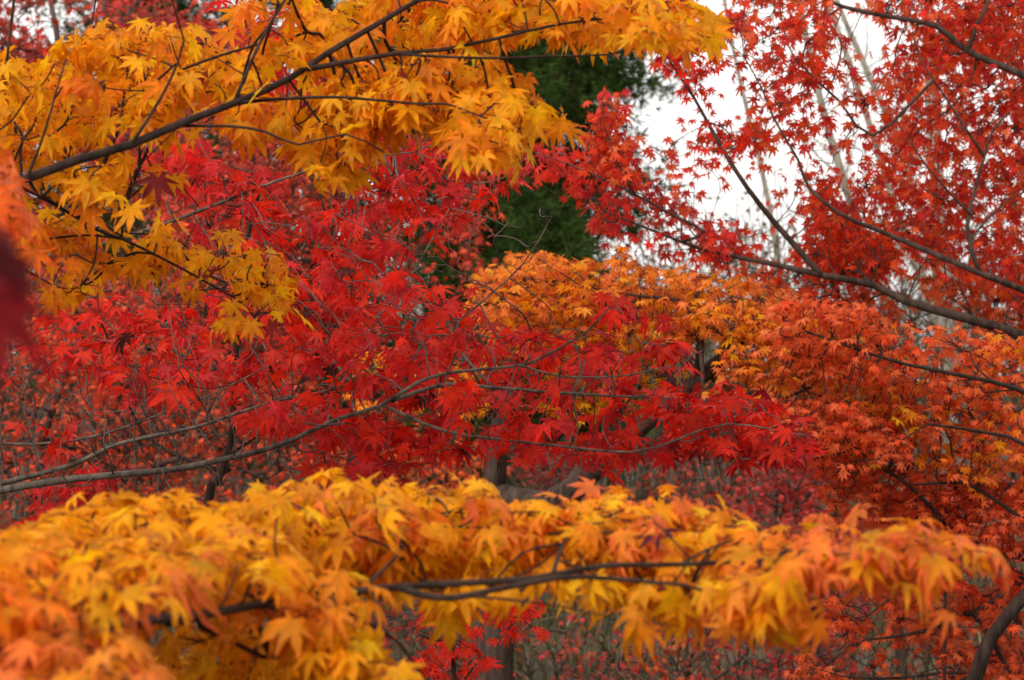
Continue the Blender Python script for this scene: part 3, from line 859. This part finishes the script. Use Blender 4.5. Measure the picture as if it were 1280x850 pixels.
# ---------------------------------------------------------------- orange-red maple lower right
OR_ = [VERM, ORA, VERM, SCAR, ORA, AMB]
build_tree('maple_tree', 'orange red maple leaning out of the lower right corner with a dark slanting trunk',
           [(1180, 960, 7.6, 20.8), (1205, 880, 7.6, 20), (1222, 838, 7.6, 19.2), (1240, 795, 7.6, 17.6), (1290, 735, 7.6, 16), (1350, 680, 7.6, 13.6), (1400, 600, 7.6, 10.4)],
           [([(1300, 712, 7.92), (1278, 695, 7.92), (1242, 693, 7.92), (1208, 675, 7.92), (1191, 662, 7.92), (1160, 630, 7.83), (1128, 600, 7.83), (1090, 580, 7.83)], 11, 3),
            ([(1330, 690, 7.92), (1280, 650, 7.83), (1220, 610, 7.83), (1200, 603, 7.83), (1140, 606, 7.74)], 7, 3),
            ([(1390, 600, 7.74), (1300, 500, 7.64), (1184, 466, 7.55), (1130, 455, 7.55), (1072, 437, 7.55), (1004, 413, 7.55)], 9, 2.5),
            ([(1280, 720, 8.01), (1250, 745, 7.92), (1216, 766, 7.92), (1150, 790, 7.83), (1080, 800, 7.83)], 9, 3),
            ([(1240, 800, 7.92), (1256, 830, 7.92), (1285, 870, 7.92)], 7, 4),
            ([(1181, 860, 7.74), (1181, 780, 7.74), (1181, 727, 7.74), (1172, 690, 7.74)], 5, 3),
            ([(1350, 640, 7.64), (1290, 560, 7.55), (1230, 540, 7.55), (1160, 530, 7.46)], 7, 3),
            ([(1215, 842, 7.83), (1170, 842, 7.83), (1110, 848, 7.83), (1050, 845, 7.74)], 5, 2),
            ([(1172, 775, 7.83), (1140, 745, 7.83), (1110, 750, 7.83), (1085, 770, 7.83)], 5, 2)],
           [dict(poly=[(1290, 430), (1400, 470), (1460, 600), (1440, 760), (1380, 860), (1290, 860)], n=260, d=(7.6, 8.8), k=2.5, size=0.033, shape='mid', pal=[VERM, SALM, ORA, VERM], droop=36, odd=0.03),
            dict(poly=[(1100, 400), (1300, 420), (1300, 600), (1200, 610), (1120, 580), (1090, 480)], n=600, d=(7.74, 8.19), k=2.4, size=0.0323, shape='mid',
                 pal=[SALM, SCAR, PINK, VERM, SALM, AMB, GOLD, SALM], droop=38, mix=0.5, freq=2.5, odd=0.02),
            dict(poly=[(960, 360), (1100, 390), (1120, 470), (1060, 480), (980, 440)], n=270, d=(7.46, 8.10), k=2.6, size=0.0323, shape='mid', pal=[SALM, PINK, VERM, SALM], droop=34, odd=0.02),
            dict(poly=[(1020, 570), (1120, 580), (1300, 600), (1300, 700), (1210, 680), (1130, 660), (1030, 650)], n=480, d=(7.83, 8.28), k=2.5, size=0.0323, shape='mid', pal=[VERM, SALM, VERM, SALM, SCAR], droop=30, odd=0.03),
            dict(poly=[(900, 500), (1060, 500), (1150, 560), (1080, 600), (1000, 560)], n=190, d=(7.46, 8.10), k=2.6, size=0.0314, shape='mid', pal=[SCAR, VERM, SALM, SCAR], droop=34, odd=0.03),
            dict(poly=[(1040, 730), (1140, 720), (1300, 740), (1300, 870), (1060, 870), (990, 840)], n=400, d=(7.74, 8.74), k=2.8, size=0.0323, shape='mid', pal=[VERM, SALM, VERM, RUST, SALM], droop=36, odd=0.04, clump=0.03, cseed=14),
            dict(poly=[(980, 700), (1300, 680), (1300, 740), (1100, 740)], n=170, d=(7.64, 8.55), k=3, size=0.0304, shape='mid', pal=[VERM, SCAR, RUST], droop=50, odd=0.04, clump=0.05)],
           B_DARK, seed=43, **mid)

# ---------------------------------------------------------------- crimson maple through the middle
CR = [CRIM, SCAR, CRIM, ROSE, SCAR, CRIM, SCAR]
cl = dict(shape='near', size=0.040, pal=CR, droop=38, dsd=24, roll=26, mix=0.5, freq=4, odd=0.02, k=2.6, jit=0.008, curl=0.14)


def C_(poly, n, d, **k):
    e = dict(cl); e.update(poly=poly, n=n, d=d); e.update(k)
    return e


build_tree('maple_tree', 'crimson maple with long grey limbs sweeping in from the left through the middle',
           [(-420, 1400, 4.5, 190), (-400, 900, 4.5, 150), (-360, 700, 4.5, 120), (-330, 560, 4.5, 90), (-330, 300, 4.5, 60), (-300, 60, 4.6, 36)],
           [([(-180, 650, 4.4), (-40, 620, 4.35), (0, 614, 4.3), (92, 599, 4.3), (222, 586, 4.3), (341, 560, 4.25), (425, 524, 4.2), (476, 509, 4.2), (520, 481, 4.2), (561, 467, 4.2), (647, 457, 4.15), (677, 447, 4.15), (732, 416, 4.1), (762, 384, 4.1)], 12.2, 2.04),
            ([(490, 502, 4.2), (530, 488, 4.25), (561, 481, 4.25), (616, 485, 4.3), (715, 493, 4.3), (790, 497, 4.3), (850, 499, 4.35), (960, 515, 4.4)], 5.78, 1.7),
            ([(-160, 640, 4.5), (-30, 614, 4.5), (0, 604, 4.5), (92, 580, 4.5), (137, 558, 4.5), (190, 545, 4.5), (246, 533, 4.5), (341, 502, 4.55), (410, 488, 4.6), (470, 470, 4.6)], 8.67, 2.04),
            ([(-60, 560, 4.7), (40, 555, 4.7), (120, 545, 4.7), (250, 500, 4.7), (330, 460, 4.7)], 4.33, 1.7),
            ([(-330, 420, 4.6), (-150, 380, 4.8), (20, 330, 4.9), (150, 300, 5.0), (260, 260, 5.0), (350, 225, 5.0), (440, 200, 5.0), (520, 190, 5.0)], 10.1, 2.04),
            ([(650, 456, 4.15), (700, 470, 4.1), (780, 470, 4.1), (850, 455, 4.1)], 2.89, 1.36),
            ([(480, 507, 4.2), (560, 540, 4.15), (680, 555, 4.1), (790, 565, 4.1), (850, 548, 4.1), (910, 530, 4.1), (1010, 545, 4.1)], 4.33, 1.7),
            ([(565, 420, 4.4), (600, 380, 4.4), (655, 330, 4.4), (690, 270, 4.4)], 2.89, 1.02),
            ([(420, 440, 4.7), (490, 380, 4.7), (540, 300, 4.7), (562, 260, 4.7)], 3.61, 1.36)],
           [C_([(-320, 200), (-60, 180), (-60, 480), (-320, 520)], 70, (4.3, 5.3)),
            C_([(395, 430), (470, 380), (560, 370), (600, 410), (690, 420), (720, 460), (640, 480), (520, 500), (430, 490), (390, 460)], 62, (4.35, 4.9), k=2.4),
            C_([(420, 350), (480, 330), (600, 370), (590, 400), (440, 430)], 30, (4.4, 4.9), k=2.3),
            C_([(620, 545), (860, 545), (850, 570), (640, 570)], 14, (4.2, 4.6), k=2.2),
            C_([(480, 450), (700, 440), (860, 450), (870, 530), (780, 560), (640, 550), (520, 575), (400, 590), (430, 520)], 104, (4.25, 4.8), k=2.4),
            C_([(560, 480), (700, 470), (720, 530), (560, 540)], 14, (4.0, 4.15), k=2),
            C_([(690, 390), (770, 360), (850, 390), (850, 440), (760, 450), (700, 440)], 15, (4.2, 4.5), k=2.0),
            C_([(850, 490), (920, 490), (1010, 525), (1010, 570), (900, 580), (830, 555)], 54, (4.1, 4.6), pal=[CRIM, SCAR, CRIM, WINE, SCAR], droop=25),
            C_([(170, 180), (260, 175), (320, 230), (360, 270), (300, 290), (200, 225)], 24, (4.9, 5.3), k=2.2),
            C_([(400, 250), (440, 190), (520, 165), (590, 215), (560, 260), (520, 310), (420, 310), (370, 280)], 62, (4.9, 5.4)),
            C_([(580, 215), (650, 190), (650, 215), (600, 260)], 8, (4.9, 5.2), k=2),
            C_([(480, 120), (600, 100), (620, 170), (560, 190), (480, 170)], 16, (4.9, 5.3)),
            C_([(270, -20), (330, -20), (400, 110), (350, 120), (280, 60)], 20, (4.8, 5.2)),
            C_([(280, 290), (420, 300), (430, 340), (340, 360), (270, 330)], 17, (4.7, 5.1)),
            C_([(60, 400), (200, 380), (300, 390), (420, 410), (420, 490), (330, 510), (200, 500), (60, 460)], 58, (4.6, 5.2), k=2.2),
            C_([(310, 500), (400, 490), (500, 540), (510, 590), (420, 580), (330, 550)], 34, (4.25, 4.7)),
            C_([(300, 500), (350, 500), (360, 530), (310, 530)], 3, (3.95, 4.05), k=2),
            C_([(-60, 400), (60, 430), (60, 460), (-60, 470)], 10, (4.6, 5.0)),
            C_([(20, 530), (130, 520), (130, 560), (20, 560)], 7, (4.5, 4.8), k=1.5),
            # bare grey twigs
            C_([(-40, 460), (200, 450), (420, 440), (430, 620), (200, 640), (-40, 620)], 210, (4.1, 4.9), k=0),
            C_([(430, 400), (700, 380), (880, 430), (880, 540), (640, 560), (430, 540)], 70, (4.0, 4.5), k=0),
            C_([(540, 250), (700, 260), (640, 380), (540, 440)], 22, (4.3, 4.6), k=0),
            C_([(200, 300), (420, 250), (560, 330), (420, 440), (200, 440)], 70, (4.4, 4.9), k=0)],
           B_GREY, seed=44, tw=(0.0008, 0.34), trunk_bark=B_GREY)
build_tree('maple_tree', 'slender red maple with one dark upright stem behind the grey crimson limbs',
           [(255, 900, 5.4, 18), (258, 640, 5.4, 13), (272, 600, 5.4, 11), (289, 550, 5.4, 9), (293, 470, 5.4, 8), (300, 370, 5.4, 7), (312, 285, 5.4, 6), (332, 215, 5.4, 4)],
           [([(300, 390, 5.4), (330, 370, 5.4), (361, 355, 5.4), (426, 300, 5.4), (470, 260, 5.4)], 5, 2),
            ([(292, 480, 5.4), (235, 420, 5.5), (240, 360, 5.5)], 4, 2), ([(280, 590, 5.4), (180, 540, 5.5), (130, 410, 5.5), (110, 380, 5.5)], 6, 2),
            ([(285, 570, 5.4), (350, 520, 5.3), (400, 430, 5.3)], 4, 2), ([(262, 640, 5.4), (160, 640, 5.3), (60, 650, 5.2)], 5, 2)],
           [C_([(100, 380), (240, 340), (330, 400), (330, 480), (140, 500)], 60, (5.2, 5.8), pal=[ROSE, CRIM, SCAR]),
            C_([(330, 380), (430, 300), (480, 250), (460, 400), (380, 460)], 55, (5.2, 5.7), pal=[ROSE, CRIM, SCAR]),
            C_([(40, 600), (140, 580), (150, 650), (40, 650)], 26, (5.0, 5.5), pal=[CRIM, ROSE]),
            C_([(200, 200), (330, 200), (350, 300), (230, 290)], 24, (5.2, 5.6), pal=[ROSE, CRIM])],
           B_DARK, seed=45, tw=(0.0008, 0.34))
build_tree('maple_sapling', 'small bright crimson maple sapling below the yellow bough, in front of the brown trunk',
           [(575, 1050, 6.2, 9), (570, 900, 6.2, 7), (566, 800, 6.2, 5)],
           [([(566, 770, 6.2), (568, 720, 6.2)], 3, 1.5), ([(600, 760, 6.2), (650, 740, 6.2)], 3, 1.5), ([(540, 800, 6.2), (520, 790, 6.2)], 3, 1.5), ([(580, 850, 6.2), (600, 820, 6.2)], 3, 1.5)],
           [C_([(525, 760), (560, 740), (600, 780), (605, 840), (570, 860), (520, 830)], 42, (6.0, 6.4), size=0.032, pal=[CRIM, SCAR], k=2.4, droop=45),
            C_([(590, 740), (670, 730), (680, 790), (620, 800)], 30, (6.0, 6.4), size=0.032, pal=[CRIM, SCAR], k=2.4, droop=45)],
           B_DARK, seed=46, cat='sapling', tw=(0.0008, 0.34))

# ---------------------------------------------------------------- yellow bough, upper left
yl = dict(shape='near', size=0.037, pal=[GOLD, AMB, GOLD, YEL, GOLD, AMB], droop=58, dsd=22, roll=26, mix=0.5, freq=4, odd=0.012, oddc=(0.35, 0.03, 0.03), k=2.8, jit=0.008, bias=0.6, petc=(0.4, 0.13, 0.03))


def Y_(poly, n, d, **k):
    e = dict(yl); e.update(poly=poly, n=int(n * 0.9), d=d); e.update(k)
    return e


build_tree('maple_tree', 'golden yellow maple with a dark bough rising across the upper left',
           [(-460, 1750, 3.3, 190), (-450, 1100, 3.3, 160), (-430, 700, 3.3, 140), (-420, 420, 3.3, 120), (-420, 150, 3.3, 80), (-400, -200, 3.4, 50)],
           [([(-300, 330, 3.25), (-140, 268, 3.2), (-20, 238, 3.2), (25, 227, 3.2), (95, 201, 3.25), (160, 182, 3.3), (240, 148, 3.4), (298, 126, 3.45), (360, 98, 3.5), (410, 66, 3.55), (480, 25, 3.6), (520, 2, 3.6), (570, -25, 3.65)], 15, 6),
            ([(385, 86, 3.5), (425, 79, 3.5), (490, 68, 3.5), (560, 61, 3.5), (623, 48, 3.5), (700, 30, 3.5), (790, 20, 3.5)], 7, 2.5),
            ([(299, 129, 3.45), (340, 124, 3.45), (430, 121, 3.4), (520, 130, 3.4), (560, 130, 3.4), (600, 145, 3.4), (650, 160, 3.4)], 5, 2),
            ([(225, 157, 3.4), (286, 157, 3.4), (330, 164, 3.35), (373, 181, 3.35), (430, 168, 3.3), (480, 190, 3.3)], 4, 2),
            ([(293, 126, 3.45), (315, 75, 3.5), (335, 35, 3.55), (362, -10, 3.6)], 5, 3),
            ([(165, 178, 3.3), (200, 125, 3.35), (222, 78, 3.4), (230, 50, 3.4)], 5, 2.5),
            ([(35, 222, 3.2), (58, 160, 3.2), (82, 75, 3.2)], 4, 2),
            ([(-300, 280, 3.3), (-100, 240, 3.5), (0, 228, 3.6), (72, 258, 3.7), (118, 287, 3.75), (150, 298, 3.8), (191, 317, 3.85), (273, 362, 3.9), (300, 378, 3.9), (335, 415, 3.9)], 6, 2.5),
            ([(122, 292, 3.75), (118, 330, 3.75), (100, 360, 3.75)], 3, 1.5),
            ([(500, 67, 3.5), (600, 72, 3.45), (690, 70, 3.4), (760, 68, 3.4), (840, 50, 3.4)], 4, 2)],
           [Y_([(-420, -60), (-260, -120), (-110, 60), (-110, 230), (-200, 300), (-400, 200)], 80, (3.0, 4.0)),
            Y_([(-260, -200), (100, -300), (500, -240), (640, -130), (300, -130), (-200, -110)], 70, (3.4, 4.2)),
            Y_([(-60, 95), (80, 70), (110, 35), (190, 30), (250, 50), (300, 60), (400, 60), (320, 105), (240, 125), (150, 160), (20, 200), (-60, 220)], 215, (3.5, 4.1)),
            Y_([(320, -30), (420, -30), (560, -30), (560, 40), (480, 90), (410, 80), (330, 50), (290, 20)], 105, (3.65, 4.1)),
            Y_([(540, -30), (840, -30), (880, 35), (850, 60), (800, 40), (770, 55), (740, 40), (640, 40), (540, 50)], 135, (3.5, 3.9)),
            Y_([(780, -10), (850, 5), (875, 30), (830, 55), (780, 40)], 14, (3.2, 3.4)),
            Y_([(420, 80), (560, 70), (640, 85), (680, 130), (690, 165), (650, 165), (610, 180), (560, 150), (500, 150), (430, 130)], 150, (3.45, 3.9)),
            Y_([(300, 110), (430, 100), (500, 140), (490, 180), (440, 215), (400, 220), (370, 175), (310, 155), (270, 135)], 62, (3.45, 3.8), k=2.3),
            Y_([(600, 130), (690, 140), (700, 180), (620, 200), (590, 180)], 14, (3.3, 3.45), droop=66),
            Y_([(195, 150), (260, 150), (250, 160), (190, 175)], 6, (3.5, 3.8)),
            Y_([(20, 215), (140, 190), (195, 205), (205, 225), (150, 250), (60, 250)], 24, (3.5, 3.9)),
            Y_([(60, 250), (150, 265), (260, 280), (330, 315), (372, 365), (350, 395), (300, 375), (270, 355), (200, 330), (120, 350), (80, 375), (50, 350)], 80, (3.9, 4.2), droop=64, k=2.4),
            Y_([(270, 385), (345, 380), (345, 410), (285, 410)], 5, (3.8, 3.9), k=1.3, droop=68, dsd=10, roll=12),
            Y_([(80, 365), (110, 360), (110, 380), (80, 385)], 2, (3.8, 3.9), k=1.3, droop=68, dsd=10, roll=12),
            Y_([(-60, 200), (30, 205), (45, 235), (40, 275), (10, 285), (-60, 290)], 17, (2.6, 2.9), pal=[AMB, ORA, PINK, AMB], k=2.4),
            Y_([(-60, 270), (30, 280), (110, 320), (90, 360), (20, 340), (-60, 330)], 20, (3.4, 3.9), pal=[AMB, GOLD, ORA])],
           B_DARK, seed=47)

# ---------------------------------------------------------------- yellow-orange bough along the bottom
topd = lambda x, y: 2.8 - np.clip((y - 600) / 150, -0.1, 1.2) * np.where(x < 380, 0.75, 0.3)
undd = lambda x, y: 2.45 - np.clip((y - 720) / 130, 0, 1) * 0.1
bl = dict(shape='near', size=0.0325, pal=[OCH, GOLD, YEL, GOLD, OCH, PINK, GOLD], droop=26, dsd=18, roll=20, mix=0.55, freq=5, odd=0.010, oddc=(0.09, 0.012, 0.03), k=3.0, jit=0.01, bias=0.8, curl=0.24, petc=(0.4, 0.10, 0.03))


def B_(poly, n, d, **k):
    e = dict(bl); e.update(poly=poly, n=int(n * 1.45), d=d); e.update(k)
    return e


build_tree('maple_tree', 'yellow orange maple whose long leafy bough stretches along the bottom',
           [(-640, 1900, 2.4, 210), (-630, 1300, 2.4, 180), (-610, 1000, 2.4, 160), (-600, 800, 2.4, 130), (-600, 500, 2.4, 90), (-580, 200, 2.4, 50)],
           [([(-400, 860, 2.4), (-120, 830, 2.35), (40, 805, 2.1), (126, 786, 2.02), (188, 777, 2.02), (245, 770, 2.08), (330, 756, 2.2), (406, 745, 2.3), (440, 740, 2.3), (510, 734, 2.3), (561, 730, 2.3), (620, 728, 2.3), (664, 724, 2.3), (715, 716, 2.3), (766, 707, 2.3), (855, 706, 2.3), (920, 702, 2.3), (1000, 700, 2.35), (1080, 690, 2.4), (1150, 690, 2.4)], 22, 3),
            ([(500, 735, 2.3), (530, 745, 2.28), (568, 747, 2.28), (616, 738, 2.28), (700, 722, 2.27), (760, 722, 2.27), (821, 727, 2.25), (890, 740, 2.25), (960, 790, 2.25)], 10, 3),
            ([(590, 745, 2.28), (640, 750, 2.25), (698, 757, 2.25), (760, 770, 2.25)], 4, 2),
            ([(246, 774, 2.28), (280, 796, 2.25), (328, 821, 2.25), (358, 823, 2.25), (379, 850, 2.25), (400, 890, 2.25)], 8, 4),
            ([(410, 755, 2.3), (440, 768, 2.35), (497, 802, 2.4), (534, 852, 2.45)], 5, 3),
            ([(450, 738, 2.32), (490, 700, 2.45), (520, 660, 2.6), (560, 640, 2.7)], 6, 2),
            ([(300, 762, 2.3), (330, 700, 2.5), (300, 650, 2.7), (250, 640, 2.75)], 7, 2),
            ([(120, 788, 2.3), (100, 720, 2.5), (60, 680, 2.7), (0, 660, 2.75)], 7, 2),
            ([(690, 720, 2.3), (710, 670, 2.5), (760, 630, 2.65), (820, 620, 2.7)], 6, 2),
            ([(850, 706, 2.3), (900, 680, 2.45), (960, 665, 2.55)], 4, 2),
            ([(-100, 835, 2.3), (20, 820, 2.1), (100, 830, 1.95), (160, 850, 1.9)], 8, 2.5)],
           [B_([(-60, 665), (60, 655), (140, 625), (250, 635), (290, 660), (300, 710), (200, 745), (80, 730), (-60, 730)], 145, topd),
            B_([(250, 645), (340, 615), (440, 605), (540, 605), (600, 625), (600, 650), (480, 665), (380, 720), (300, 720)], 105, topd),
            B_([(590, 640), (640, 628), (720, 632), (830, 622), (900, 645), (960, 672), (960, 690), (860, 675), (700, 668), (600, 660)], 95, topd, pal=[OCH, GOLD, PINK, GOLD, YEL, AMB, PINK]),
            B_([(940, 676), (1060, 672), (1150, 680), (1210, 694), (1190, 702), (1120, 692), (1050, 694), (960, 698)], 40, lambda x, y: 2.6 - (y - 650) / 150, dj=0.08, pal=[GOLD, PINK, OCH, AMB, PINK, GOLD], droop=24),
            B_([(300, 740), (400, 720), (425, 760), (430, 800), (380, 790), (330, 780)], 13, (2.15, 2.3), pal=[AMB, GOLD, PINK]),
            B_([(440, 655), (700, 650), (880, 665), (950, 700), (990, 750), (930, 750), (880, 715), (780, 700), (700, 705), (560, 705), (450, 715)], 120, (2.55, 3.0), pal=[GOLD, AMB, YEL, GOLD], droop=52, bias=0.3),
            B_([(920, 710), (990, 740), (1000, 770), (960, 775), (900, 740)], 17, (2.2, 2.4), pal=[GOLD, AMB, YEL, PINK], droop=52),
            B_([(700, 715), (870, 720), (890, 750), (840, 755), (780, 740), (700, 735)], 14, (2.35, 2.6), pal=[GOLD, YEL, AMB], droop=56),
            B_([(500, 730), (640, 725), (640, 740), (520, 745)], 6, (2.45, 2.6), pal=[GOLD, YEL], droop=62),
            B_([(250, 790), (330, 790), (470, 850), (470, 900), (180, 900), (150, 800)], 64, (2.4, 2.8), pal=[YEL, GOLD, YEL], droop=50, odd=0.05),
            B_([(400, 770), (460, 790), (470, 830), (440, 860), (390, 830)], 14, (2.15, 2.3), pal=[GOLD, YEL, AMB], droop=50),
            B_([(-60, 690), (100, 700), (200, 730), (140, 760), (-60, 750)], 34, lambda x, y: 2.3 - (y - 690) / 300, pal=[GOLD, AMB, OCH, PINK]),
            B_([(-60, 750), (60, 755), (130, 790), (170, 840), (190, 900), (-60, 900)], 56, lambda x, y: 2.12 - (y - 750) / 600, dj=0.06, pal=[PINK, GOLD, PINK, AMB, GOLD, SALM], droop=28)],
           B_DARK, seed=48)

# ---------------------------------------------------------------- dark red leaves close to the lens
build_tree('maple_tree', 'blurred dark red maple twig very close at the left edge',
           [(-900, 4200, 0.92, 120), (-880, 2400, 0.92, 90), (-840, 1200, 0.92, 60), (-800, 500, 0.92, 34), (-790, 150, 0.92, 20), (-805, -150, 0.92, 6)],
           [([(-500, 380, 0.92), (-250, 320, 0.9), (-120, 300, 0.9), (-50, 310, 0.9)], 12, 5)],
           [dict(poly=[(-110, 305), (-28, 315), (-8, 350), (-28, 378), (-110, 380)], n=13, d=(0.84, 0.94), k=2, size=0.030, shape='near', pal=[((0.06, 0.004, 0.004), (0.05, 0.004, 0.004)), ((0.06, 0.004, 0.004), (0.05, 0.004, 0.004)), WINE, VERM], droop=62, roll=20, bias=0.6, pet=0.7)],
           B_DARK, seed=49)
